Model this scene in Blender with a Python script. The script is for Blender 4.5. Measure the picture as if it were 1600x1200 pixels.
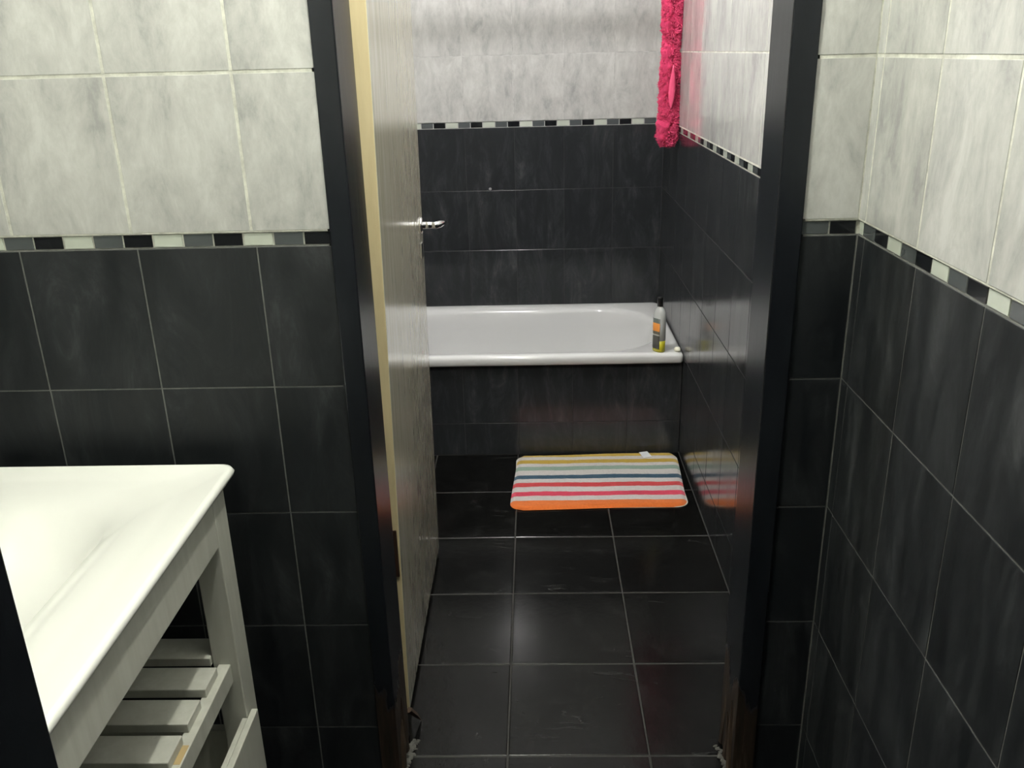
import bpy, bmesh, math, random
from mathutils import Vector, Matrix, noise
random.seed(7)
S = bpy.context.scene
COL = S.collection
for o in list(bpy.data.objects):
    bpy.data.objects.remove(o)

# ---------------------------------------------------------------- camera
cam_d = bpy.data.cameras.new('camera')
cam = bpy.data.objects.new('camera', cam_d)
COL.objects.link(cam)
S.camera = cam
CAM = Vector((0.4613, -1.4381, 1.4187))
YAW, PITCH, ROLL, FPX = -0.0308, -0.3605, -0.0263, 1379.08
fwd = Vector((math.sin(YAW)*math.cos(PITCH), math.cos(YAW)*math.cos(PITCH), math.sin(PITCH)))
r0 = Vector((math.cos(YAW), -math.sin(YAW), 0))
u0 = r0.cross(fwd)
rr = r0*math.cos(ROLL)+u0*math.sin(ROLL)
uu = -r0*math.sin(ROLL)+u0*math.cos(ROLL)
M = Matrix((rr, uu, -fwd)).transposed().to_4x4()
M.translation = CAM
cam.matrix_world = M
cam_d.sensor_width = 36.0
cam_d.lens = FPX/1600*36.0
cam_d.clip_start = 0.02

# ---------------------------------------------------------------- world, exposure
w = bpy.data.worlds.new('world')
S.world = w
w.use_nodes = True
w.node_tree.nodes['Background'].inputs[0].default_value = (0.9, 0.95, 1.0, 1)
w.node_tree.nodes['Background'].inputs[1].default_value = 0.02
S.view_settings.view_transform = 'Standard'
S.view_settings.look = 'None'
S.view_settings.gamma = 1
S.view_settings.use_curve_mapping = False
S.view_settings.exposure = 0.8
NEAR_LAMP = (0.335, -0.37, 2.30, 1000.0, 0.026, (0.985, 1.0, 0.885))   # x, y, z of the bulb, strength, bulb radius, colour
BACK_LAMP = (0.30, 0.95, 2.27, 246.0, 0.055, (1.0, 0.98, 0.975))

# ---------------------------------------------------------------- helpers
def tag(o, label=None, cat=None, group=None, kind=None):
    if label: o['label'] = label
    if cat: o['category'] = cat
    if group: o['group'] = group
    if kind: o['kind'] = kind
    return o

def link(name, me, mat=None, parent=None):
    o = bpy.data.objects.new(name, me)
    COL.objects.link(o)
    if mat and me is not None and not me.materials:
        me.materials.append(mat)
    if parent: o.parent = parent
    return o

def empty(name, loc):
    o = bpy.data.objects.new(name, None)
    COL.objects.link(o)
    o.location = loc
    o.empty_display_size = 0.05
    return o

def mesh(name, v, f, smooth=False):
    me = bpy.data.meshes.new(name)
    me.from_pydata(v, [], f)
    me.update()
    if smooth:
        for p in me.polygons: p.use_smooth = True
    return me

def bm_mesh(name, bm, smooth=False):
    bmesh.ops.recalc_face_normals(bm, faces=bm.faces)
    me = bpy.data.meshes.new(name)
    bm.to_mesh(me)
    bm.free()
    if smooth:
        for p in me.polygons: p.use_smooth = True
    return me

def box_bm(bm, x0, x1, y0, y1, z0, z1, bev=0.0):
    r = bmesh.ops.create_cube(bm, size=1)
    vs = r['verts']
    for v in vs:
        v.co = Vector(((x0+x1)/2+v.co.x*(x1-x0), (y0+y1)/2+v.co.y*(y1-y0), (z0+z1)/2+v.co.z*(z1-z0)))
    if bev:
        es = list({e for v in vs for e in v.link_edges})
        bmesh.ops.bevel(bm, geom=es, offset=bev, segments=2, profile=0.5, affect='EDGES')

def box(name, b, mat, parent=None, bev=0.002, org=(0, 0, 0)):
    bm = bmesh.new()
    box_bm(bm, b[0]-org[0], b[1]-org[0], b[2]-org[1], b[3]-org[1], b[4]-org[2], b[5]-org[2], bev)
    return link(name, bm_mesh(name, bm), mat, parent)

def tube_bm(bm, pts, rad, n=12, cap=True):
    pts = [Vector(p) for p in pts]
    rads = rad if isinstance(rad, (list, tuple)) else [rad]*len(pts)
    rings = []
    nrm = None
    for i, p in enumerate(pts):
        t = (pts[min(i+1, len(pts)-1)]-pts[max(i-1, 0)]).normalized()
        if nrm is None:
            a = Vector((0, 0, 1)) if abs(t.z) < 0.9 else Vector((1, 0, 0))
            nrm = t.cross(a).normalized()
        nrm = (nrm-t*nrm.dot(t)).normalized()
        b = t.cross(nrm)
        rings.append([bm.verts.new(p+(nrm*math.cos(2*math.pi*k/n)+b*math.sin(2*math.pi*k/n))*rads[i]) for k in range(n)])
    for a, b in zip(rings, rings[1:]):
        for k in range(n):
            bm.faces.new((a[k], a[(k+1) % n], b[(k+1) % n], b[k]))
    if cap:
        bm.faces.new(rings[0][::-1])
        bm.faces.new(rings[-1])

def tube(name, pts, rad, mat, parent=None, n=12):
    bm = bmesh.new()
    tube_bm(bm, pts, rad, n)
    return link(name, bm_mesh(name, bm, True), mat, parent)

def rrect(cx, cy, hx, hy, r, n=10):
    out = []
    r = min(r, hx*0.999, hy*0.999)
    for q, (sx, sy) in enumerate(((1, 1), (-1, 1), (-1, -1), (1, -1))):
        for k in range(n+1):
            a = math.pi/2*(q+k/n)
            out.append((cx+sx*(hx-r)+r*math.cos(a), cy+sy*(hy-r)+r*math.sin(a)))
    return out

def loft(name, loops, mat, parent=None, fill_last=True, fill_first=False, n=10):
    v, f = [], []
    m = None
    for (cx, cy, hx, hy, r, z) in loops:
        L = rrect(cx, cy, hx, hy, r, n)
        m = len(L)
        v += [(x, y, z) for x, y in L]
    for i in range(len(loops)-1):
        for k in range(m):
            a, b = i*m+k, i*m+(k+1) % m
            f.append((a, b, b+m, a+m))
    if fill_last: f.append(tuple(range((len(loops)-1)*m, len(loops)*m)))
    if fill_first: f.append(tuple(range(m))[::-1])
    return link(name, mesh(name, v, f, True), mat, parent)

# ---------------------------------------------------------------- materials
class NT:
    def __init__(s, name):
        s.m = bpy.data.materials.new(name)
        s.m.use_nodes = True
        s.t = s.m.node_tree
        s.b = s.t.nodes['Principled BSDF']
    def n(s, typ, **kw):
        nd = s.t.nodes.new(typ)
        for k, v in kw.items():
            if k in nd.inputs.keys(): nd.inputs[k].default_value = v
            else: setattr(nd, k, v)
        return nd
    def l(s, a, b): s.t.links.new(a, b)
    def set(s, **kw):
        for k, v in kw.items():
            s.b.inputs[k.replace('_', ' ')].default_value = v
    def ramp(s, fac, stops, mode='LINEAR'):
        r = s.n('ShaderNodeValToRGB')
        r.color_ramp.interpolation = mode
        el = r.color_ramp.elements
        while len(el) < len(stops): el.new(0.5)
        for e, (p, c) in zip(el, stops):
            e.position = p
            e.color = (*c, 1) if len(c) == 3 else c
        s.l(fac, r.inputs[0])
        return r.outputs[0]
    def mix(s, fac, a, b, blend='MIX'):
        x = s.n('ShaderNodeMix', data_type='RGBA', blend_type=blend)
        for sock, val in ((x.inputs[0], fac), (x.inputs[6], a), (x.inputs[7], b)):
            if hasattr(val, 'is_output'): s.l(val, sock)
            else: sock.default_value = val if isinstance(val, float) else (*val, 1)
        return x.outputs[2]
    def math(s, op, a, b=0.0, clamp=False):
        x = s.n('ShaderNodeMath', operation=op, use_clamp=clamp)
        for sock, val in ((x.inputs[0], a), (x.inputs[1], b)):
            if hasattr(val, 'is_output'): s.l(val, sock)
            else: sock.default_value = val
        return x.outputs[0]
    def coords(s, scale=(1, 1, 1), rand=0.0):
        tc = s.n('ShaderNodeTexCoord')
        mp = s.n('ShaderNodeMapping')
        mp.inputs['Scale'].default_value = scale
        s.l(tc.outputs['Object'], mp.inputs[0])
        if rand:
            oi = s.n('ShaderNodeObjectInfo')
            mu = s.n('ShaderNodeVectorMath', operation='SCALE')
            cb = s.n('ShaderNodeCombineXYZ')
            for k, q in enumerate((1.0, 3.7, 2.3)):
                s.l(s.math('MULTIPLY', oi.outputs['Random'], q), cb.inputs[k])
            s.l(cb.outputs[0], mu.inputs[0])
            mu.inputs['Scale'].default_value = rand
            s.l(mu.outputs[0], mp.inputs['Location'])
        return mp.outputs[0]
    def noise(s, vec, scale, detail=4.0, rough=0.55, dist=0.0):
        x = s.n('ShaderNodeTexNoise', Scale=scale, Detail=detail, Roughness=rough, Distortion=dist)
        s.l(vec, x.inputs['Vector'])
        return x.outputs['Fac']
    def bump(s, h, strength=0.2, dist=0.002):
        x = s.n('ShaderNodeBump', Strength=strength, Distance=dist)
        s.l(h, x.inputs['Height'])
        s.l(x.outputs[0], s.b.inputs['Normal'])
    def col(s, c): s.l(c, s.b.inputs['Base Color'])

def simple(name, c, rough=0.4, metal=0.0, **kw):
    m = NT(name)
    m.set(Base_Color=(*c, 1), Roughness=rough, Metallic=metal, **kw)
    return m.m

def mat_white_tile():
    m = NT('white_marbled_tile')
    v = m.coords((1, 1, 0.45), 7.0)
    a = m.noise(v, 14, 8, 0.70, 0.45)
    b = m.noise(v, 55, 5, 0.7, 0.4)
    f = m.math('ADD', m.math('MULTIPLY', a, 0.72), m.math('MULTIPLY', b, 0.28))
    m.col(m.ramp(f, [(0.36, (0.36, 0.36, 0.352)), (0.45, (0.47, 0.47, 0.455)), (0.53, (0.535, 0.535, 0.515)), (0.62, (0.61, 0.61, 0.59))]))
    m.set(Roughness=0.075)
    m.bump(m.noise(m.coords((1, 1, 0.12), 7.0), 60, 2), 0.10, 0.002)
    return m.m

def mat_dark_tile(name='dark_slate_tile', rough=0.2, tint=(1, 1, 1), k=1.0):
    m = NT(name)
    v = m.coords((1, 1, 0.38), 9.0)
    a = m.noise(v, 10, 8, 0.72, 1.0)
    b = m.noise(m.coords((1, 1, 0.2), 9.0), 26, 5, 0.65, 0.3)
    f = m.math('ADD', m.math('MULTIPLY', a, 0.65), m.math('MULTIPLY', b, 0.35))
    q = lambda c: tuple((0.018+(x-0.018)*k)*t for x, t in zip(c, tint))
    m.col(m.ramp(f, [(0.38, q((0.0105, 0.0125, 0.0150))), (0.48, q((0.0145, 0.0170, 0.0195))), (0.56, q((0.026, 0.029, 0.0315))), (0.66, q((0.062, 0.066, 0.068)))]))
    rgh = m.n('ShaderNodeMapRange')
    m.l(b, rgh.inputs[0])
    rgh.inputs[1].default_value, rgh.inputs[2].default_value = 0.3, 0.7
    rgh.inputs[3].default_value, rgh.inputs[4].default_value = rough*0.8, rough*1.35
    m.l(rgh.outputs[0], m.b.inputs['Roughness'])
    m.bump(m.noise(m.coords((1, 1, 0.03), 9.0), 70, 2), 0.035, 0.0015)
    return m.m

def mat_floor_tile():
    m = NT('black_floor_tile')
    v = m.coords((1, 1, 1), 9.0)
    a = m.noise(v, 14, 6, 0.7, 0.5)
    base = m.ramp(a, [(0.38, (0.0025, 0.0025, 0.0025)), (0.55, (0.0042, 0.0042, 0.0041)), (0.72, (0.013, 0.013, 0.0125))])
    # fine pale veins running diagonally over each tile
    wv = m.n('ShaderNodeTexNoise', Scale=5.0, Detail=5.0, Distortion=1.2)
    rot = m.n('ShaderNodeMapping')
    rot.inputs['Rotation'].default_value = (0, 0.8, 0)
    rot.inputs['Scale'].default_value = (0.5, 1, 2.2)
    m.l(v, rot.inputs[0]); m.l(rot.outputs[0], wv.inputs['Vector'])
    d = m.math('ABSOLUTE', m.math('SUBTRACT', wv.outputs['Fac'], 0.5))
    vein = m.math('MULTIPLY', m.ramp(d, [(0.0, (1, 1, 1)), (0.012, (0, 0, 0))]), m.ramp(m.noise(v, 6, 3), [(0.55, (0, 0, 0)), (0.68, (1, 1, 1))]))
    m.col(m.mix(vein, base, (0.028, 0.028, 0.027)))
    m.set(Roughness=0.15)
    m.b.inputs['Specular IOR Level'].default_value = 0.21
    m.bump(m.noise(v, 45, 5, 0.6), 0.12, 0.003)
    return m.m

def mat_painted_wood(name, c1, c2, rough=0.45, grain=(30, 30, 2.5)):
    m = NT(name)
    v = m.coords(grain, 4.0)
    a = m.noise(v, 1.6, 5, 0.6, 0.4)
    m.col(m.ramp(a, [(0.3, c1), (0.7, c2)]))
    m.set(Roughness=rough)
    m.bump(a, 0.18, 0.002)
    return m.m

def mat_frame():
    m = NT('black_gloss_frame_paint')
    tc = m.n('ShaderNodeTexCoord')
    sep = m.n('ShaderNodeSeparateXYZ')
    m.l(tc.outputs['Object'], sep.inputs[0])
    v = m.coords((1, 1, 0.25))
    a = m.noise(v, 22, 4, 0.6)
    # paint ends in a ragged line where the wood at the foot has rotted
    k = m.math('ADD', sep.outputs['Z'], m.math('MULTIPLY', m.math('SUBTRACT', a, 0.5), 0.30))
    rot = m.ramp(k, [(0.205, (1, 1, 1)), (0.225, (0, 0, 0))])
    wood = m.ramp(m.noise(m.coords((30, 30, 3)), 2, 5, 0.7), [(0.3, (0.008, 0.005, 0.003)), (0.55, (0.026, 0.015, 0.009)), (0.75, (0.085, 0.062, 0.04))])
    paint = m.ramp(m.noise(v, 9, 4), [(0.35, (0.008, 0.0095, 0.0125)), (0.7, (0.014, 0.016, 0.020))])
    m.col(m.mix(rot, paint, wood))
    rg = m.ramp(rot, [(0, (0.27, 0.27, 0.27)), (1, (0.9, 0.9, 0.9))])
    m.b.inputs['Specular IOR Level'].default_value = 0.32
    m.l(rg, m.b.inputs['Roughness'])
    m.bump(m.noise(m.coords((40, 40, 4)), 1.5, 4), 0.10, 0.003)
    return m.m

def mat_door():
    m = NT('beige_gloss_door_paint')
    v = m.coords((1, 16, 1.3))
    a = m.noise(v, 3.0, 6, 0.65, 0.25)
    b = m.noise(m.coords((1, 30, 1.5)), 4.0, 4, 0.6, 0.2)
    f = m.math('ADD', m.math('MULTIPLY', a, 0.7), m.math('MULTIPLY', b, 0.3))
    m.col(m.ramp(f, [(0.36, (0.54, 0.50, 0.38)), (0.5, (0.66, 0.62, 0.49)), (0.62, (0.75, 0.72, 0.60))]))
    m.set(Roughness=0.2)
    m.b.inputs['Coat Weight'].default_value = 0.75
    m.b.inputs['Coat Roughness'].default_value = 0.15
    return m.m

def mat_door_edge():
    m = NT('cream_door_edge')
    v = m.coords((20, 20, 3))
    a = m.noise(v, 2.2, 6, 0.7)
    m.col(m.ramp(a, [(0.22, (0.16, 0.09, 0.03)), (0.30, (0.68, 0.56, 0.32)), (0.8, (0.78, 0.66, 0.41))]))
    m.set(Roughness=0.55)
    return m.m

def mat_grout(name, c):
    m = NT(name)
    a = m.noise(m.coords(), 30, 5, 0.7)
    m.col(m.ramp(a, [(0.3, tuple(x*0.55 for x in c)), (0.65, c)]))
    m.set(Roughness=0.9)
    return m.m

def mat_glass_piece(name, c):
    m = NT(name)
    a = m.noise(m.coords((1, 1, 1), 5.0), 30, 3)
    m.col(m.ramp(a, [(0.3, tuple(x*0.9 for x in c)), (0.7, c)]))
    m.set(Roughness=0.12)
    m.b.inputs['Coat Weight'].default_value = 0.6
    m.b.inputs['Coat Roughness'].default_value = 0.03
    return m.m

def mat_mat():
    m = NT('striped_terry')
    tc = m.n('ShaderNodeTexCoord')
    sep = m.n('ShaderNodeSeparateXYZ')
    m.l(tc.outputs['Object'], sep.inputs[0])
    wob = m.noise(m.coords(), 7, 2)
    y = m.math('ADD', sep.outputs['Y'], m.math('MULTIPLY', m.math('SUBTRACT', wob, 0.5), 0.012))
    f = m.math('ADD', m.math('DIVIDE', y, 0.414), 0.5)        # 0 near edge, 1 far edge
    W = (0.58, 0.545, 0.53)
    st = [(0.0, (0.72, 0.16, 0.022)), (0.113, W), (0.190, (0.62, 0.035, 0.085)), (0.264, W), (0.349, (0.58, 0.04, 0.05)),
          (0.422, W), (0.496, (0.018, 0.07, 0.12)), (0.566, W), (0.658, (0.25, 0.36, 0.29)), (0.731, W), (0.792, (0.50, 0.33, 0.035)),
          (0.862, W), (0.925, (0.54, 0.36, 0.035))]
    c = m.ramp(f, st, 'CONSTANT')
    n2 = m.noise(m.coords(), 160, 3)
    m.col(m.mix(0.25, c, m.ramp(n2, [(0.3, (0.45, 0.45, 0.45)), (0.7, (1, 1, 1))]), 'MULTIPLY'))
    m.set(Roughness=0.95)
    m.b.inputs['Sheen Weight'].default_value = 0.3
    m.bump(n2, 0.5, 0.003)
    return m.m

def mat_towel(name, c1, c2):
    m = NT(name)
    a = m.noise(m.coords(), 45, 4, 0.7)
    m.col(m.ramp(a, [(0.3, c1), (0.7, c2)]))
    m.set(Roughness=0.9)
    m.b.inputs['Sheen Weight'].default_value = 0.5
    m.b.inputs['Sheen Tint'].default_value = (1, 0.4, 0.55, 1)
    m.bump(a, 0.6, 0.006)
    return m.m

def emit(name, c, s):
    m = NT(name)
    m.set(Base_Color=(0.8, 0.8, 0.8, 1), Roughness=0.4)
    m.b.inputs['Emission Color'].default_value = (*c, 1)
    m.b.inputs['Emission Strength'].default_value = s
    return m.m

MW = mat_white_tile()
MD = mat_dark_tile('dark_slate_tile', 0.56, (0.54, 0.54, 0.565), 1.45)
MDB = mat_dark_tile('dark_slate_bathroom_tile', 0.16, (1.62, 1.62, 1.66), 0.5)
MF = mat_floor_tile()
G_LIGHT = mat_grout('cream_grout', (0.74, 0.74, 0.66))
G_LIGHT2 = mat_grout('greyed_grout', (0.60, 0.60, 0.58))
G_GREY = mat_grout('grey_grout', (0.19, 0.19, 0.18))
G_DARK = mat_grout('dark_grout', (0.03, 0.032, 0.034))
G_FLOOR = mat_grout('floor_grout', (0.042, 0.040, 0.037))
MG_W = mat_glass_piece('pale_glass', (0.60, 0.64, 0.56))
MG_G = mat_glass_piece('grey_glass', (0.095, 0.105, 0.108))
MG_B = mat_glass_piece('black_glass', (0.012, 0.013, 0.015))
PLASTER = simple('white_plaster', (0.72, 0.72, 0.70), 0.8)
FRAME = mat_frame()
DOOR = mat_door()
EDGE = mat_door_edge()
VAN = mat_painted_wood('off_white_painted_pine', (0.53, 0.53, 0.47), (0.62, 0.62, 0.56))
CERAMIC = simple('white_ceramic', (0.90, 0.90, 0.86), 0.08)
ENAMEL = simple('white_enamel', (0.68, 0.685, 0.685), 0.10)
CHROME = simple('chrome', (0.75, 0.75, 0.76), 0.14, 1.0)
RUST = mat_painted_wood('rusty_steel', (0.02, 0.010, 0.005), (0.05, 0.02, 0.01), 0.6)
BLACKP = simple('black_plastic', (0.008, 0.008, 0.009), 0.3)

# ---------------------------------------------------------------- dimensions (metres)
XR, XL = 0.985, -0.62          # right / left walls
YB = 2.250                     # back wall
YF = -1.09                     # room side of the entrance wall
CEIL = 2.42
ZD = 1.1264                    # top of the dark tiles
ZW = 1.1507                    # bottom of the white tiles
H, HW, W = 0.249, 0.2486, 0.2
SUB = 0.0009                    # grout lies this far behind the tile faces

# ---------------------------------------------------------------- tiles
DW, DM = -0.0012, 0.0028      # grout depth behind the white tiles and behind the glass strip
ROT = {'south': (0, 0, 0), 'west': (0, 0, -math.pi/2), 'east': (0, 0, math.pi/2), 'up': (-math.pi/2, 0, 0)}
_cache = {}
def tile_mesh(wd, ht, t, b, mat):
    key = (round(wd, 4), round(ht, 4), t, b, mat.name)
    if key in _cache: return _cache[key]
    a, c = wd/2, ht/2
    v = [(-a, 0, -c), (a, 0, -c), (a, 0, c), (-a, 0, c)]
    v += [(x, -(t-b*0.6), z) for x, _, z in v[:4]]
    v += [(-a+b, -t, -c+b), (a-b, -t, -c+b), (a-b, -t, c-b), (-a+b, -t, c-b)]
    f = [(8, 9, 10, 11)]
    for i in range(4):
        j = (i+1) % 4
        f += [(i, j, j+4, i+4), (i+4, j+4, j+8, i+8)]
    me = mesh('tile', v, f)
    me.materials.append(mat)
    _cache[key] = me
    return me

def place_tile(parent, facing, origin, u0, u1, v0, v1, mat, gap=0.0026, t=SUB, b=0.0006, name='tile', tilt=0.002, depth=SUB):
    """origin: function (u, v) -> world point on the grout plane."""
    if u1-u0 < 0.008 or v1-v0 < 0.006: return
    o = link(name, tile_mesh(u1-u0-gap, v1-v0-gap, t, b, mat), None, parent)
    o.location = origin((u0+u1)/2, (v0+v1)/2, depth)
    e = ROT[facing]
    o.rotation_euler = (e[0]+random.uniform(-tilt, tilt), e[1], e[2]+random.uniform(-tilt, tilt)*0.7)
    return o

def cells(lo, hi, joints):
    js = [lo]+sorted(j for j in joints if lo+0.004 < j < hi-0.004)+[hi]
    return list(zip(js, js[1:]))

def steps(start, step, lo, hi):
    k = math.ceil((lo-start)/step)
    out = []
    while start+k*step < hi:
        out.append(start+k*step); k += 1
    return out

def tile_face(parent, facing, origin, ulo, uhi, jw, jd, mos, zlo=0.0, ztop=1.897, dz=0.0, gw=0.0054, gd=0.0026, md=None):
    """one tiled wall face: dark rows, a glass strip, white rows. mos = list of (u0, u1, material)"""
    zd = ZD+dz
    rows = [zd-H*k for k in range(1, 5)]
    for (a, b) in cells(zlo, zd, rows):
        for (p, q) in cells(ulo, uhi, jd):
            place_tile(parent, facing, origin, p, q, a, b, md or MD, gd)
    zw = ZW+dz
    for (a, b) in cells(zw, ztop, [zw+HW*k for k in range(1, 3)]):
        for (p, q) in cells(ulo, uhi, jw):
            place_tile(parent, facing, origin, p, q, a, b, MW, gw, t=0.0006, b=0.0004, depth=DW, tilt=0.0012)
    for (p, q, m) in mos:
        p, q = max(p, ulo), min(q, uhi)
        place_tile(parent, facing, origin, p, q, zd+0.0005, zw-0.0005, m, 0.0032, t=0.0020, b=0.0005, name='mosaic_piece', tilt=0.006, depth=DM)

def mosaic(start, step, first, lo, hi):
    cyc = [MG_W, MG_G, MG_B]
    k = math.floor((lo-start)/step)
    out = []
    while start+k*step < hi:
        a, b = start+k*step, start+(k+1)*step
        if b > lo: out.append((max(a, lo), min(b, hi), cyc[(first+k) % 3]))
        k += 1
    return out

def wall_boxes(name, boxes, mats):
    bm = bmesh.new()
    for (b, mi) in boxes:
        n0 = len(bm.faces)
        box_bm(bm, *b)
        bm.faces.ensure_lookup_table()
        for f in bm.faces[n0:]: f.material_index = mi
    me = bm_mesh(name, bm)
    for m in mats: me.materials.append(m)
    o = link(name, me)
    o['kind'] = 'structure'
    return o

ZM = ZD+0.001
# floor
fl = wall_boxes('floor', [((XL-0.1, XR+0.1, -1.9, YB+0.1, -0.08, -SUB), 0)], [G_FLOOR])
tag(fl, 'floor of square black slate-look tiles with thin pale grout', 'floor')
FT, FX0, FY0 = 0.3039, 0.385, 0.0555
for (a, b) in cells(XL, XR, steps(FX0, FT, XL, XR)):
    for (c, d) in cells(-1.85, YB, steps(FY0, FT, -1.85, YB)):
        place_tile(fl, 'up', lambda u, v, d: (u, v, -d), a, b, c, d, MF, 0.0036, b=0.0018, tilt=0.0035)
# ceiling
ce = wall_boxes('ceiling', [((XL-0.1, XR+0.1, -1.9, YB+0.1, CEIL, CEIL+0.08), 0)], [PLASTER])
tag(ce, 'plain white plaster ceiling', 'ceiling')

# right wall, running through both rooms
wr = wall_boxes('wall_right', [((XR+SUB, XR+0.12, -1.25, 0.08, -0.05, ZM), 1), ((XR+SUB, XR+0.12, 0.08, YB+0.12, -0.05, ZM), 2),
                               ((XR+DM, XR+0.12, -1.25, YB+0.12, ZM, ZW), 0), ((XR+DW, XR+0.12, -1.25, YB+0.12, ZW, 1.9), 0), ((XR-0.002, XR+0.12, -1.25, YB+0.12, 1.9, CEIL), 3)], [G_LIGHT, G_GREY, G_DARK, PLASTER])
tag(wr, 'right wall with dark lower tiles, glass strip and white tiles above', 'wall')
fr = lambda u, v, d: (XR+d, -u, v)
jn = [0.03+W*k for k in range(6)]
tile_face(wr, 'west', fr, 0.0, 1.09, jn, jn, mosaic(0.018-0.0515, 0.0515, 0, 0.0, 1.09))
jb = steps(-1.28, W, -YB, -0.16)
jb2 = steps(-1.27, W, -YB, -0.16)
tile_face(wr, 'west', fr, -YB+0.001, -0.168, jb, jb2, mosaic(-YB-0.035, 0.0498, 0, -YB+0.002, -0.168), dz=0.003, md=MDB, gw=0.0040)

# back wall
wb = wall_boxes('wall_back', [((XL-0.1, XR+0.12, YB+SUB, YB+0.12, -0.05, ZM+0.004), 1), ((XL-0.1, XR+0.12, YB+DM, YB+0.12, ZM+0.004, ZW+0.0055), 0), ((XL-0.1, XR+0.12, YB+DW, YB+0.12, ZW+0.0055, 1.9), 0),
                              ((XL-0.1, XR+0.12, YB-0.002, YB+0.12, 1.9, CEIL), 2)], [G_LIGHT2, G_DARK, PLASTER])
tag(wb, 'back wall above the bath, dark tiles below white marbled tiles', 'wall')
fb = lambda u, v, d: (u, YB+d, v)
jk = [0.983-W*k for k in range(1, 9)]
tile_face(wb, 'south', fb, XL, XR-0.001, jk, jk, mosaic(0.1077, 0.0498, 0, XL, XR-0.004), dz=0.0055, zlo=0.16, gw=0.0032, md=MDB)

# partition wall with the inner doorway
OL, ORR, OT = 0.121, 0.897, 2.045
bx = []
for (x0, x1) in ((XL-0.1, OL), (ORR, XR+0.02)):
    bx += [((x0, x1, SUB, 0.155, -0.05, ZM), 1), ((x0, x1, DM, 0.155, ZM, ZW), 0), ((x0, x1, DW, 0.155, ZW, 1.9), 0), ((x0, x1, -0.002, 0.155, 1.9, CEIL), 2)]
bx += [((OL, ORR, -0.002, 0.155, OT, CEIL), 2)]
wp = wall_boxes('wall_partition', bx, [G_LIGHT, G_GREY, PLASTER])
tag(wp, 'tiled partition wall holding the black door frame', 'wall')
fp = lambda u, v, d: (u, d, v)
jl = [W*k for k in range(-3, 1)]
jlw = [W*k-0.0049 for k in range(-3, 1)]
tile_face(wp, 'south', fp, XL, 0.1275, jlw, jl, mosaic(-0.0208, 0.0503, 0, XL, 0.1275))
tile_face(wp, 'south', fp, 0.8905, XR-0.001, [], [], mosaic(0.8875, 0.0505, 1, 0.8905, XR-0.003))

# left wall
wl = wall_boxes('wall_left', [((XL-0.12, XL-SUB, -1.25, YB+0.1, -0.05, ZM), 1), ((XL-0.12, XL-DM, -1.25, YB+0.1, ZM, ZW), 0), ((XL-0.12, XL-DW, -1.25, YB+0.1, ZW, 1.9), 0),
                              ((XL-0.12, XL+0.002, -1.25, YB+0.1, 1.9, CEIL), 2)], [G_LIGHT, G_GREY, PLASTER])
tag(wl, 'left wall behind the washstand, dark and white tiles', 'wall')
fe = lambda u, v, d: (XL-d, u, v)
je = [-0.1-W*k for k in range(6)]
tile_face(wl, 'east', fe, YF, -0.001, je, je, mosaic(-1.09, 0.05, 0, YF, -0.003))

# entrance wall beside the camera
we = wall_boxes('wall_front', [((XL-0.1, 0.17, -1.25, YF-SUB, -0.05, ZM), 1), ((XL-0.1, 0.17, -1.25, YF-SUB, ZM, CEIL), 0),
                               ((0.95, XR+0.1, -1.25, YF-SUB, -0.05, ZM), 1), ((0.95, XR+0.1, -1.25, YF-SUB, ZM, CEIL), 0), ((0.17, 0.95, -1.25, YF-SUB, 2.045, CEIL), 0)], [PLASTER, G_DARK])
tag(we, 'wall with the entrance doorway the picture is taken from', 'wall')

# door frames ----------------------------------------------------------
def prism(name, poly, z0, z1, mat, parent, bev=0.0015):
    bm = bmesh.new()
    n = len(poly)
    lo = [bm.verts.new((x, y, z0)) for x, y in poly]
    hi = [bm.verts.new((x, y, z1)) for x, y in poly]
    bm.faces.new(lo[::-1]); bm.faces.new(hi)
    for i in range(n):
        j = (i+1) % n
        bm.faces.new((lo[i], lo[j], hi[j], hi[i]))
    if bev:
        es = [e for e in bm.edges if abs(e.verts[0].co.z-e.verts[1].co.z) > 0.1]
        bmesh.ops.bevel(bm, geom=es, offset=bev, segments=2, profile=0.5, affect='EDGES')
    return link(name, bm_mesh(name, bm), mat, parent)

t1 = empty('trim_1', (0.5, 0, 0)); tag(t1, 'black painted door frame with rotted feet around the open doorway', 'door frame', kind='structure')
def off(poly, dx): return [(x-dx, y) for x, y in poly]
FY = -0.007
prism('jamb', off([(0.1250, FY), (0.1630, FY), (0.1640, 0.124), (0.149, 0.124), (0.149, 0.168), (0.105, 0.168), (0.105, 0.016), (0.1250, 0.016)], 0.5), 0.0, 2.045, FRAME, t1, 0.0025)
prism('jamb', off([(0.8500, FY), (0.8930, FY), (0.8930, 0.016), (0.91, 0.016), (0.91, 0.168), (0.862, 0.168), (0.862, 0.116), (0.8495, 0.116)], 0.5), 0.0, 2.045, FRAME, t1, 0.0025)
box('frame_head', (0.125-0.5, 0.893-0.5, FY, 0.168, 2.005, 2.046), FRAME, t1, 0.002)

t2 = empty('trim_2', (0.5, YF, 0)); tag(t2, 'dark frame of the entrance doorway, close at the left edge', 'door frame', kind='structure')
xe = 0.4613-0.7100*(YF+0.006+1.4381)
prism('jamb', [(xe-0.5, 0.006), (xe-0.5, -0.17), (xe-0.55, -0.17), (xe-0.55, 0.006)], 0.0, 2.045, FRAME, t2, 0.002)
prism('jamb', [(0.40, 0.006), (0.46, 0.006), (0.46, -0.17), (0.40, -0.17)], 0.0, 2.045, FRAME, t2, 0.002)
box('frame_head', (xe-0.55, 0.46, -0.17, 0.006, 2.005, 2.046), FRAME, t2, 0.002)

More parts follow.
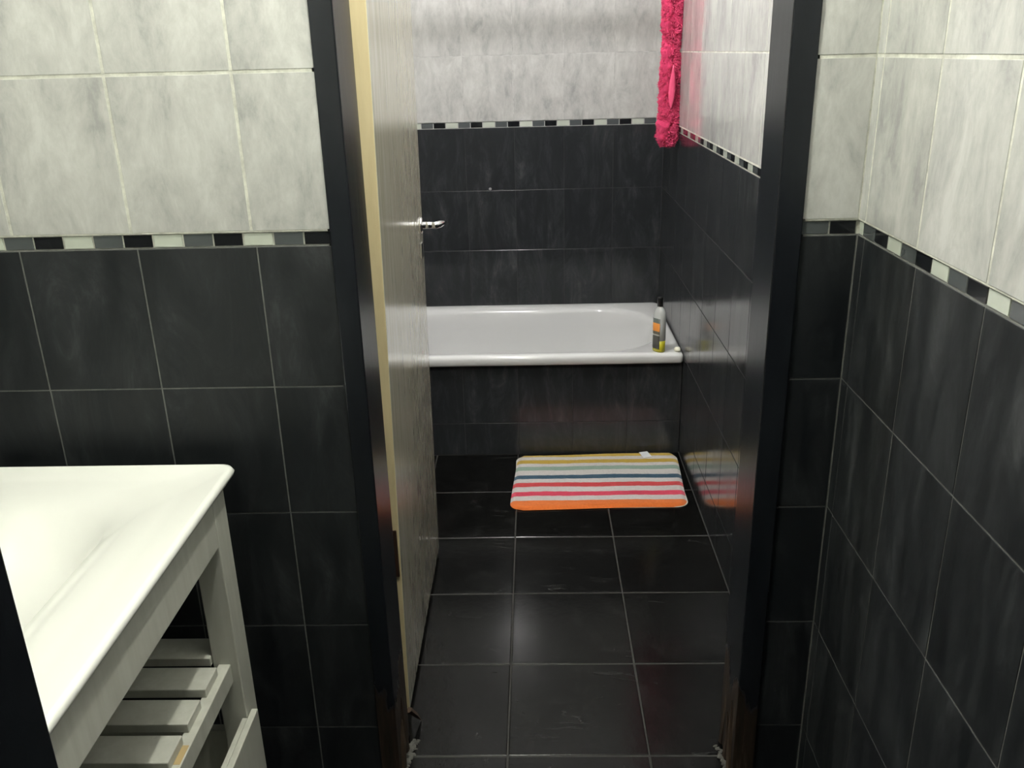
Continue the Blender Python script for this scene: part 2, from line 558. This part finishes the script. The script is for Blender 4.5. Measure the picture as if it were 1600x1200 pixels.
# rotted splinters and crumbled mortar at the feet of the frame
SPL = mat_painted_wood('rotted_wood', (0.02, 0.010, 0.005), (0.08, 0.05, 0.03), 0.9)
MORT = mat_grout('crumbled_mortar', (0.085, 0.082, 0.072))
def splinter(p, d, wd, ln):
    p = Vector(p)-Vector((0.5, 0, 0)); d = Vector(d).normalized()*ln
    bm = bmesh.new()
    tube_bm(bm, [p, p+d*0.5+Vector((random.uniform(-.003, .003), 0, 0)), p+d], [wd, wd*0.8, wd*0.12], 5)
    link('splinter', bm_mesh('splinter', bm), SPL, t1)
for (p, d, a, b) in [((0.162, 0.02, 0.0), (0.05, 0.1, 1), 0.010, 0.12), ((0.163, 0.07, 0.0), (0.02, -0.1, 1), 0.009, 0.16), ((0.166, 0.13, 0.06), (0.2, 0.35, -0.6), 0.007, 0.07),
                     ((0.851, 0.01, 0.0), (-0.02, 0.1, 1), 0.009, 0.17), ((0.850, 0.05, 0.0), (-0.03, 0.0, 1), 0.008, 0.12), ((0.851, 0.095, 0.0), (0.02, -0.1, 1), 0.008, 0.2)]:
    splinter(p, d, a, b)
def crumb_strip(name, pts, wd, label):
    bm = bmesh.new()
    for i in range(70):
        k = random.random()*(len(pts)-1)
        a, b = Vector(pts[int(k)]), Vector(pts[min(int(k)+1, len(pts)-1)])
        p = a.lerp(b, k-int(k))+Vector((random.gauss(0, wd), random.gauss(0, wd), 0))
        s = random.uniform(0.0015, 0.0045)
        r = bmesh.ops.create_icosphere(bm, subdivisions=1, radius=s)
        for v in r['verts']:
            v.co = Vector((v.co.x*1.4, v.co.y*1.4, v.co.z*0.7))*random.uniform(0.75, 1.2)+p+Vector((0, 0, s*0.3))
    o = link(name, bm_mesh(name, bm), MORT, fl)
    o['kind'] = 'stuff'
crumb_strip('mortar_crumbs', [(0.168, 0.0, 0), (0.172, 0.06, 0), (0.180, 0.10, 0)], 0.006, '')
crumb_strip('mortar_crumbs', [(0.850, 0.0, 0), (0.842, 0.04, 0), (0.836, 0.08, 0)], 0.003, '')

# ---------------------------------------------------------------- door leaf
YH, YE = 0.178, 0.885
dr = empty('door_1', (0.16, YH, 0.0)); tag(dr, 'beige gloss-painted door standing open into the bathroom', 'door', kind='structure')
def fx(y, z):
    s = (y-YH)/(YE-YH)
    return (0.1590+0.0155*z)*(1-s)+(0.1555+0.0085*z)*s
TH = 0.036
v, f = [], []
NZ = 14
for i in range(NZ+1):
    z = 0.018+(1.99-0.018)*i/NZ
    for (y, dx) in ((YH, 0), (YE, 0), (YE, -TH), (YH, -TH)):
        v.append((fx(y, z)+dx-0.16, y-YH, z))
fm = []
for i in range(NZ):
    for k in range(4):
        a, b = i*4+k, i*4+(k+1) % 4
        f.append((a, b, b+4, a+4)); fm.append(1 if k == 3 else 0)
f += [(3, 2, 1, 0), tuple(NZ*4+k for k in range(4))]; fm += [0, 0]
me = mesh('leaf', v, f)
me.materials.append(DOOR); me.materials.append(EDGE)
for p, mi in zip(me.polygons, fm): p.material_index = mi
leaf = link('leaf', me, None, dr)
bv = leaf.modifiers.new('b', 'BEVEL'); bv.width = 0.002; bv.segments = 2; bv.limit_method = 'ANGLE'; bv.angle_limit = 1.0
for zc in (0.43, 1.72):
    xf = fx(YH, zc)-0.16
    h = box('hinge', (xf-0.034, xf-0.0045, -0.0035, 0.002, zc-0.056, zc+0.056), RUST, dr, 0.001)
    tube('hinge_pin', [(xf-0.036, -0.004, zc-0.056), (xf-0.036, -0.004, zc+0.056)], 0.005, RUST, h)
# lever handle
HY, HZ = 0.838, 1.003
hx = fx(HY, HZ)-0.16
hd = empty('door_handle', (hx, HY-YH, HZ)); hd.parent = dr
tube('rose', [(0, 0, 0), (0.004, 0, 0), (0.007, 0, 0)], [0.021, 0.021, 0.017], CHROME, hd, 20)
tube('neck', [(0.005, 0, 0), (0.038, 0, 0)], [0.0095, 0.008], CHROME, hd, 14)
tube('lever', [(0.030, -0.004, 0), (0.042, -0.002, 0), (0.050, 0.012, 0.000), (0.055, 0.035, -0.002), (0.060, 0.058, -0.004)], [0.008, 0.0095, 0.009, 0.0075, 0.004], CHROME, hd, 12)
box('lock_plate', (hx-0.03, hx-0.006, YE-YH-0.001, YE-YH+0.0015, HZ-0.11, HZ+0.07), CHROME, dr, 0.0005)
box('keyhole_plate', (hx-0.0005, hx+0.0025, HY-YH-0.012, HY-YH+0.012, HZ-0.085, HZ-0.045), CHROME, dr, 0.001)

# ---------------------------------------------------------------- bath
RZ = 0.396
bx0, bx1, by0, by1 = XL+0.006, XR-0.0006, 1.552, YB-0.0008
cx, cy, hx_, hy_ = (bx0+bx1)/2, (by0+by1)/2, (bx1-bx0)/2, (by1-by0)/2
icx, ihx = (bx0+0.10+bx1-0.055)/2, (bx1-0.055-bx0-0.10)/2
icy, ihy = (by0+0.060+by1-0.058)/2, (by1-0.058-by0-0.060)/2
bt = empty('bathtub', (cx, cy, 0)); tag(bt, 'white enamel bathtub built in behind a dark tiled panel', 'bathtub')
def L(cx_, cy_, a, b, r, z): return (cx_-cx, cy_-cy, a, b, r, z)
shell = loft('tub_shell', [
    L(cx, cy, hx_-0.02, hy_-0.02, 0.012, RZ-0.036), L(cx, cy, hx_-0.003, hy_-0.003, 0.014, RZ-0.036), L(cx, cy, hx_, hy_, 0.015, RZ-0.031), L(cx, cy, hx_, hy_, 0.015, RZ-0.012), L(cx, cy, hx_-0.003, hy_-0.003, 0.018, RZ-0.004),
    L(cx, cy, hx_-0.010, hy_-0.010, 0.02, RZ), L(cx, cy, hx_-0.02, hy_-0.02, 0.025, RZ+0.0005), L(icx, icy, ihx+0.012, ihy+0.012, 0.245, RZ-0.003), L(icx, icy, ihx, ihy, 0.24, RZ-0.009),
    L(icx, icy, ihx-0.010, ihy-0.009, 0.235, RZ-0.024), L(icx, icy, ihx-0.024, ihy-0.020, 0.225, RZ-0.08), L(icx, icy, ihx-0.055, ihy-0.040, 0.20, 0.17), L(icx, icy, ihx-0.085, ihy-0.065, 0.15, 0.085),
    L(icx, icy, ihx-0.12, ihy-0.10, 0.12, 0.055), L(icx, icy, ihx-0.2, ihy-0.15, 0.08, 0.048)], ENAMEL, bt, n=14)
# tiled panel in front of the bath
YP = 1.574
pn = wall_boxes('wall_bath_panel', [((XL, XR-0.002, YP+SUB, YP+0.05, 0.0, RZ-0.04), 0)], [G_DARK])
tag(pn, 'low dark tiled panel below the bathtub rim', 'bath panel')
fpn = lambda u, v, d: (u, YP+d, v)
for (a, b) in cells(0.0, RZ-0.038, [0.129]):
    for (p, q) in cells(XL, XR-0.004, steps(0.1897, W, XL, XR)):
        place_tile(pn, 'south', fpn, p, q, a, b, MDB)

# ---------------------------------------------------------------- shampoo bottle
BXY = (0.899, 1.586)
bo = empty('shampoo_bottle', (BXY[0], BXY[1], RZ+0.001)); tag(bo, 'clear shampoo bottle with black cap and yellow liquid on bath rim', 'bottle')
bo.rotation_euler = (0, 0, -0.85)
bo.scale = (0.92, 0.92, 1.07)
PLA = NT('clear_plastic'); PLA.set(Base_Color=(0.75, 0.77, 0.76, 1), Roughness=0.22); PLA.b.inputs['Transmission Weight'].default_value = 0.35
LIQ = simple('yellow_shampoo', (0.50, 0.46, 0.03), 0.2)
def oval(z, a, b): return (0, 0, a, b, min(a, b)*0.98, z)
loft('bottle_body', [oval(0.040, 0.0265, 0.0175), oval(0.09, 0.0265, 0.0175), oval(0.118, 0.0262, 0.017), oval(0.136, 0.024, 0.016), oval(0.147, 0.018, 0.0135), oval(0.152, 0.0115, 0.0105), oval(0.158, 0.0095, 0.0095)], PLA.m, bo, True, True, 6)
loft('liquid', [oval(0.0, 0.023, 0.0145), oval(0.003, 0.0262, 0.0172), oval(0.04, 0.0265, 0.0175)], LIQ, bo, True, True, 6)
loft('cap', [oval(0.156, 0.0115, 0.0115), oval(0.186, 0.0115, 0.0115), oval(0.188, 0.010, 0.010)], BLACKP, bo, True, True, 6)
def label_mat():
    m = NT('shampoo_label')
    tc = m.n('ShaderNodeTexCoord'); sp = m.n('ShaderNodeSeparateXYZ')
    m.l(tc.outputs['Object'], sp.inputs[0])
    m.col(m.ramp(m.math('MULTIPLY', sp.outputs['Z'], 6.0), [(0, (0.10, 0.10, 0.08)), (0.34, (0.55, 0.55, 0.5)), (0.37, (0.12, 0.11, 0.08)), (0.43, (0.70, 0.26, 0.05)), (0.60, (0.09, 0.11, 0.10))], 'CONSTANT'))
    m.set(Roughness=0.4)
    return m.m
LAB = label_mat()
# label: curved skin over the wide front of the oval bottle
v, f = [], []
ring = [p for p in rrect(0, 0, 0.0272, 0.0182, 0.0178, 8) if math.pi*1.0 <= math.atan2(p[1], p[0]) % (2*math.pi) <= math.pi*1.78]
ring.sort(key=lambda p: math.atan2(p[1], p[0]) % (2*math.pi))
for p in ring:
    for z in (0.012, 0.116):
        v.append((p[0], p[1], z))
for i in range(len(ring)-1): f.append((i*2, i*2+2, i*2+3, i*2+1))
lb = link('bottle_label', mesh('bottle_label', v, f, True), LAB, bo)
so = lb.modifiers.new('s', 'SOLIDIFY'); so.thickness = 0.0006
# soap sliver
bm = bmesh.new()
r = bmesh.ops.create_icosphere(bm, subdivisions=3, radius=1)
for q in bm.verts:
    d = 1+0.18*noise.noise(q.co*1.7)
    q.co = Vector((q.co.x*0.012*d, q.co.y*0.017*d, max(q.co.z, -0.75)*0.009*d+0.0068))
sp_ = link('soap_bar', bm_mesh('soap_bar', bm, True), simple('soap', (0.78, 0.76, 0.62), 0.5))
sp_.location = (0.9655, 1.582, RZ); tag(sp_, 'small cream soap remnant in the corner of the bath rim', 'soap')

# ---------------------------------------------------------------- bath mat
MAT = mat_mat()
mx0, mx1, my0, my1 = 0.373, 0.962, 1.142, 1.556
mc = ((mx0+mx1)/2, (my0+my1)/2)
bm = bmesh.new()
NX, NY = 60, 40
grid = {}
def sq(u, v, hx, hy, r):
    # squeeze a rectangle grid so that its outline has rounded corners
    x, y = u*hx, v*hy
    ax, ay = abs(x), abs(y)
    lim = hx-r+math.sqrt(max(0, r*r-max(0, ay-(hy-r))**2)) if ay > hy-r else hx
    return x*lim/hx, y
for i in range(NX+1):
    for j in range(NY+1):
        u, v_ = -1+2*i/NX, -1+2*j/NY
        x, y = sq(u, v_, (mx1-mx0)/2, (my1-my0)/2, 0.045)
        e = min(1, min(1-abs(u), (1-abs(v_))*0.7)*14)
        wob = noise.noise(Vector((x*5, y*5, 3)))
        z = 0.002+0.008*math.sqrt(max(0, 1-(1-e)**2))+0.0022*wob*e+0.0012*noise.noise(Vector((x*60, y*60, 1)))*e
        y2 = y+0.006*math.sin(x*7+0.5)*(1 if True else 0)
        x2 = x+0.004*math.sin(y*9)-0.012*(v_*-0.5)
        grid[i, j] = bm.verts.new((x2, y2, z))
for i in range(NX):
    for j in range(NY):
        bm.faces.new((grid[i, j], grid[i+1, j], grid[i+1, j+1], grid[i, j+1]))
mt = empty('bath_mat', (mc[0], mc[1], 0.0)); tag(mt, 'bath mat with white, yellow, green, navy, red and orange stripes on the floor', 'bath mat')
pm = bm_mesh('mat_pile', bm, True)
pile = link('mat_pile', pm, MAT, mt)
bm = bmesh.new()
ol = rrect(0, 0, (mx1-mx0)/2-0.006, (my1-my0)/2-0.006, 0.042, 10)
lo = [bm.verts.new((x, y, 0.0)) for x, y in ol]; hi = [bm.verts.new((x, y, 0.0022)) for x, y in ol]
bm.faces.new(lo[::-1]); bm.faces.new(hi)
for i in range(len(ol)):
    j = (i+1) % len(ol); bm.faces.new((lo[i], lo[j], hi[j], hi[i]))
link('mat_backing', bm_mesh('mat_backing', bm), simple('mat_backing', (0.6, 0.58, 0.52), 0.9), mt)
bm = bmesh.new()
box_bm(bm, -0.017, 0.017, -0.020, 0.020, 0, 0.0012)
for q in bm.verts: q.co.z += 0.006*(1-((q.co.y)/0.02)**2)+0.006
ct = link('care_tag', bm_mesh('care_tag', bm), simple('white_label', (0.72, 0.74, 0.78), 0.6), mt)
ct.location = (0.188, 0.182, 0.006); ct.rotation_euler = (0.1, 0.05, 0.35)
ct['label'] = 'small white care tag'

# ---------------------------------------------------------------- pink fluffy towel
PINK = mat_towel('hot_pink_chenille', (0.42, 0.012, 0.07), (0.72, 0.05, 0.155))
PINK2 = mat_towel('pink_pile', (0.60, 0.03, 0.115), (0.86, 0.10, 0.235))
TY = 1.87
tw = empty('towel', (0.938, TY, 1.08)); tag(tw, 'long hot pink fluffy towel hanging in the corner over the bath', 'towel')
def towel_c(z):
    s = (z-1.08)
    return Vector((0.0035+0.012*math.sin(s*3.2+0.4)*0.5, 0.008*math.sin(s*5), s))
def towel_r(z):
    s = (z-1.08)
    a = 0.034+0.003*math.sin(s*14)+0.002*math.sin(s*33)
    if s < 0.03: a *= 0.55+0.45*math.sqrt(max(0.0, s/0.03))
    return a
v, f = [], []
NS, NR = 130, 40
for i in range(NS+1):
    z = 1.08+0.70*i/NS
    c = towel_c(z); a = towel_r(z)
    for k in range(NR):
        t = 2*math.pi*k/NR
        d = Vector((math.cos(t)*a, math.sin(t)*a*0.62, 0))
        p = c+d
        n1 = noise.noise(Vector((p.x*30, p.y*30, p.z*30)))*0.011+noise.noise(Vector((p.x*90, p.y*90, p.z*90)))*0.008
        fold = -0.010*math.exp(-((t-4.9-0.5*math.sin(z*6))/0.30)**2)
        v.append(tuple(p+d.normalized()*(n1+fold)))
for i in range(NS):
    for k in range(NR):
        a, b = i*NR+k, i*NR+(k+1) % NR
        f.append((a, b, b+NR, a+NR))
f += [tuple(range(NR))[::-1], tuple(NS*NR+k for k in range(NR))]
link('towel_body', mesh('towel_body', v, f, True), PINK, tw)
bm = bmesh.new()
for i in range(7000):
    z = 1.082+0.69*random.random()
    t = random.random()*2*math.pi
    c = towel_c(z); a = towel_r(z)
    d = Vector((math.cos(t), math.sin(t)*0.62, 0))
    p = c+d*a*0.96
    clump = 0.5+0.9*max(0, noise.noise(Vector((p.x*40+5, p.y*40, p.z*40)))+0.25)
    dn = (d.normalized()+Vector((random.gauss(0, .45), random.gauss(0, .45), random.gauss(-0.25, .5)))).normalized()
    ln = 0.0125*clump*random.uniform(0.6, 1.2)
    sd = dn.cross(Vector((0, 0, 1))).normalized()*0.0020
    up = dn.cross(sd).normalized()*0.0020
    b = [bm.verts.new(p+sd), bm.verts.new(p-sd*0.5+up), bm.verts.new(p-sd*0.5-up)]
    tp = bm.verts.new(p+dn*ln)
    for q in range(3): bm.faces.new((b[q], b[(q+1) % 3], tp))
pl = link('towel_pile', bm_mesh('towel_pile', bm), PINK2, tw); pl['kind'] = 'stuff'
# smooth satin edge showing through a gap in the pile
v, f = [], []
for i in range(13):
    s = i/12
    z = 1.08+0.135+0.145*s
    c = towel_c(z); wd = 0.018*math.sin(math.pi*min(1, (1-s)*0.85+0.15))**0.8*(1-s*0.75)+0.0005
    for k in (-1, -0.33, 0.33, 1):
        v.append((c.x+0.001+wd*k+0.004*s, c.y-0.0400-0.002*(1-k*k), z-1.08+1.08-1.08))
for i in range(12):
    for k in range(3):
        a = i*4+k; f.append((a, a+1, a+5, a+4))
sl = link('satin_lining', mesh('satin_lining', v, f, True), simple('pink_satin', (0.80, 0.085, 0.20), 0.45), tw)
so = sl.modifiers.new('s', 'SOLIDIFY'); so.thickness = 0.003
# hook that carries it (above the frame)
hk = empty('wall_hook', (XR-0.0026, TY, 1.78)); tag(hk, 'chrome hook on the right wall carrying the pink towel', 'hook')
tube('hook_plate', [(0, 0, 0), (-0.005, 0, 0)], 0.018, CHROME, hk, 16)
tube('hook_arm', [(-0.004, 0, 0), (-0.03, 0, -0.012), (-0.048, 0, -0.012), (-0.058, 0, 0.008)], 0.0045, CHROME, hk, 8)

# shower curtain rail over the front of the bath
sr = empty('shower_rail', (0.2, 1.60, 1.885)); tag(sr, 'straight metal shower rail across the room above the bath', 'rail')
tube('rail', [(XL-0.2, 0, 0), (XR-0.2-0.004, 0, 0)], 0.0145, CHROME, sr, 16)
tube('rail_flange', [(XR-0.2-0.003, 0, 0), (XR-0.2-0.015, 0, 0)], 0.03, CHROME, sr, 20)
tube('rail_flange', [(XL-0.2, 0, 0), (XL-0.2+0.012, 0, 0)], 0.03, CHROME, sr, 20)
# wall plug stub above the bath
wpg = tube('wall_plug', [(0, 0, 0), (0, -0.006, 0)], [0.006, 0.0045], simple('grey_plastic', (0.35, 0.36, 0.37), 0.5), None, 10)
wpg.location = (0.279, YB, 0.889); tag(wpg, 'tiny pale plastic wall plug in the dark tiles over the bath', 'wall plug')

# ---------------------------------------------------------------- washstand
vn = empty('washstand', (-0.33, -0.5, 0)); tag(vn, 'off-white painted wooden washstand with slatted shelf under the basin', 'washstand')
O = (-0.33, -0.5, 0)
VX0, VX1, VY0, VY1 = -0.575, -0.0765, -0.945, -0.105
ZT = 0.735
LG = 0.046
for (x0, y0) in ((VX1-LG, VY1-LG-0.008), (VX1-LG, VY0), (VX0, VY1-LG-0.008), (VX0, VY0)):
    box('leg', (x0, x0+LG, y0, y0+LG+0.008, 0, ZT), VAN, vn, 0.002, O)
yl0, yl1 = VY0+LG+0.008, VY1-LG-0.008
box('apron', (VX1-0.024, VX1-0.001, yl0, yl1, 0.651, ZT), VAN, vn, 0.002, O)
box('apron', (VX0+0.001, VX0+0.024, yl0, yl1, 0.651, ZT), VAN, vn, 0.002, O)
box('apron', (VX0+LG, VX1-LG, VY1-0.026, VY1-0.003, 0.651, ZT), VAN, vn, 0.002, O)
box('apron', (VX0+LG, VX1-LG, VY0+0.003, VY0+0.026, 0.651, ZT), VAN, vn, 0.002, O)
ZS = 0.430
box('shelf_rail', (VX1-0.036, VX1-0.014, yl0, yl1, ZS-0.055, ZS-0.017), VAN, vn, 0.0015, O)
box('shelf_rail', (VX0+0.014, VX0+0.036, yl0, yl1, ZS-0.055, ZS-0.017), VAN, vn, 0.0015, O)
y = VY1-0.002
k = 0
while y-0.058 > VY0:
    x1 = VX1-LG-0.001 if (k == 0 or y-0.058 < VY0+0.09) else VX1-0.0265
    x0 = VX0+LG+0.001 if (k == 0 or y-0.058 < VY0+0.09) else VX0+0.026
    box('slat', (x0, x1, y-0.058, y, ZS-0.017, ZS), VAN, vn, 0.0015, O)
    y -= 0.0815; k += 1
# low drawer box on the legs
box('drawer_front', (VX1+0.002, VX1+0.014, VY0-0.002, VY1-0.034, 0.09, 0.298), VAN, vn, 0.0015, O)
box('drawer_side', (VX1-0.0085, VX1+0.0012, yl0+0.002, yl1-0.002, 0.10, 0.296), VAN, vn, 0.0015, O)
box('end_panel', (VX0+LG, VX1-LG, VY1-0.030, VY1-0.012, 0.08, 0.243), VAN, vn, 0.0015, O)
box('end_panel', (VX0+LG, VX1-LG, VY0+0.012, VY0+0.030, 0.08, 0.243), VAN, vn, 0.0015, O)
box('back_panel', (VX0+0.006, VX0+0.018, yl0, yl1, 0.08, 0.243), VAN, vn, 0.0015, O)
box('bottom_board', (VX0+0.02, VX1-0.012, yl0, yl1, 0.08, 0.092), VAN, vn, 0.0015, O)
st = box('rust_stain', (VX1-0.0335, VX1-0.0165, -0.395, -0.355, ZS-0.0172, ZS-0.0165), simple('rust_stain', (0.50, 0.37, 0.18), 0.6), vn, 0.0002, O)

# ---------------------------------------------------------------- basin
ZB = 0.760
ax0, ax1, ay0, ay1 = -0.600, -0.0640, -0.965, -0.0575
acx, acy, ahx, ahy = (ax0+ax1)/2, (ay0+ay1)/2, (ax1-ax0)/2, (ay1-ay0)/2
bs = empty('washbasin', (acx, acy, ZT)); tag(bs, 'white ceramic washbasin top with rounded rim on the washstand', 'washbasin')
ux0, ux1, uy0, uy1 = ax0+0.075, ax1-0.055, ay0+0.06, ay1-0.030
ucx, ucy, uhx, uhy = (ux0+ux1)/2, (uy0+uy1)/2, (ux1-ux0)/2, (uy1-uy0)/2
def B(cx_, cy_, a, b, r, z): return (cx_-acx, cy_-acy, a, b, r, z-ZT)
loft('basin_shell', [
    B(acx, acy, ahx-0.030, ahy-0.030, 0.015, ZT+0.0005), B(acx, acy, ahx-0.016, ahy-0.014, 0.016, ZT+0.0005), B(acx, acy, ahx-0.002, ahy-0.002, 0.02, ZB-0.014), B(acx, acy, ahx, ahy, 0.022, ZB-0.008), B(acx, acy, ahx-0.0025, ahy-0.0025, 0.024, ZB-0.002),
    B(acx, acy, ahx-0.007, ahy-0.007, 0.026, ZB), B(acx, acy, ahx-0.012, ahy-0.010, 0.03, ZB-0.0005),
    B(ucx, ucy, uhx, uhy, 0.05, ZB-0.0125), B(ucx, ucy, uhx-0.02, uhy-0.010, 0.055, ZB-0.0150), B(ucx, ucy, uhx-0.06, uhy-0.035, 0.08, ZB-0.020),
    B(ucx, ucy, uhx-0.10, uhy-0.08, 0.12, ZB-0.036), B(ucx, ucy, uhx-0.13, uhy-0.13, 0.10, ZB-0.080), B(ucx, ucy, uhx-0.15, uhy-0.18, 0.07, ZB-0.100)], CERAMIC, bs, n=12)
tube('plug_hole', [(ucx-acx, ucy-acy, ZB-0.0995-ZT), (ucx-acx, ucy-acy, ZB-0.097-ZT)], [0.028, 0.024], CHROME, bs, 20)

# ---------------------------------------------------------------- ceiling lights
def lamp(spec, label):
    x, y, z, st_, R_, c = spec
    o = empty('ceiling_light', (x, y, CEIL)); tag(o, label, 'ceiling light')
    zb = z-CEIL
    tube('ceiling_rose', [(0, 0, 0), (0, 0, -0.012), (0, 0, -0.022)], [0.05, 0.05, 0.03], simple('lamp_base', (0.7, 0.7, 0.7), 0.4), o, 20)
    tube('lamp_holder', [(0, 0, -0.02), (0, 0, zb+R_*0.97)], [0.016, 0.014], simple('lamp_holder', (0.6, 0.6, 0.58), 0.4), o, 16)
    v, f = [], []
    n, mrow = 16, 10
    for i in range(1, mrow):
        a = -math.pi/2+math.pi*i/mrow
        for k in range(n):
            t = 2*math.pi*k/n
            v.append((R_*math.cos(a)*math.cos(t), R_*math.cos(a)*math.sin(t), zb+R_*math.sin(a)))
    for i in range(mrow-2):
        for k in range(n):
            a, b = i*n+k, i*n+(k+1) % n
            f.append((a, b, b+n, a+n))
    f += [tuple(range(n))[::-1], tuple((mrow-2)*n+k for k in range(n))]
    link('bulb', mesh('bulb', v, f, True), emit('bulb_glow', c, st_), o)
lamp(NEAR_LAMP, 'ceiling bulb over the washstand side of the partition')
lamp(BACK_LAMP, 'ceiling bulb over the bathroom floor by the bath')
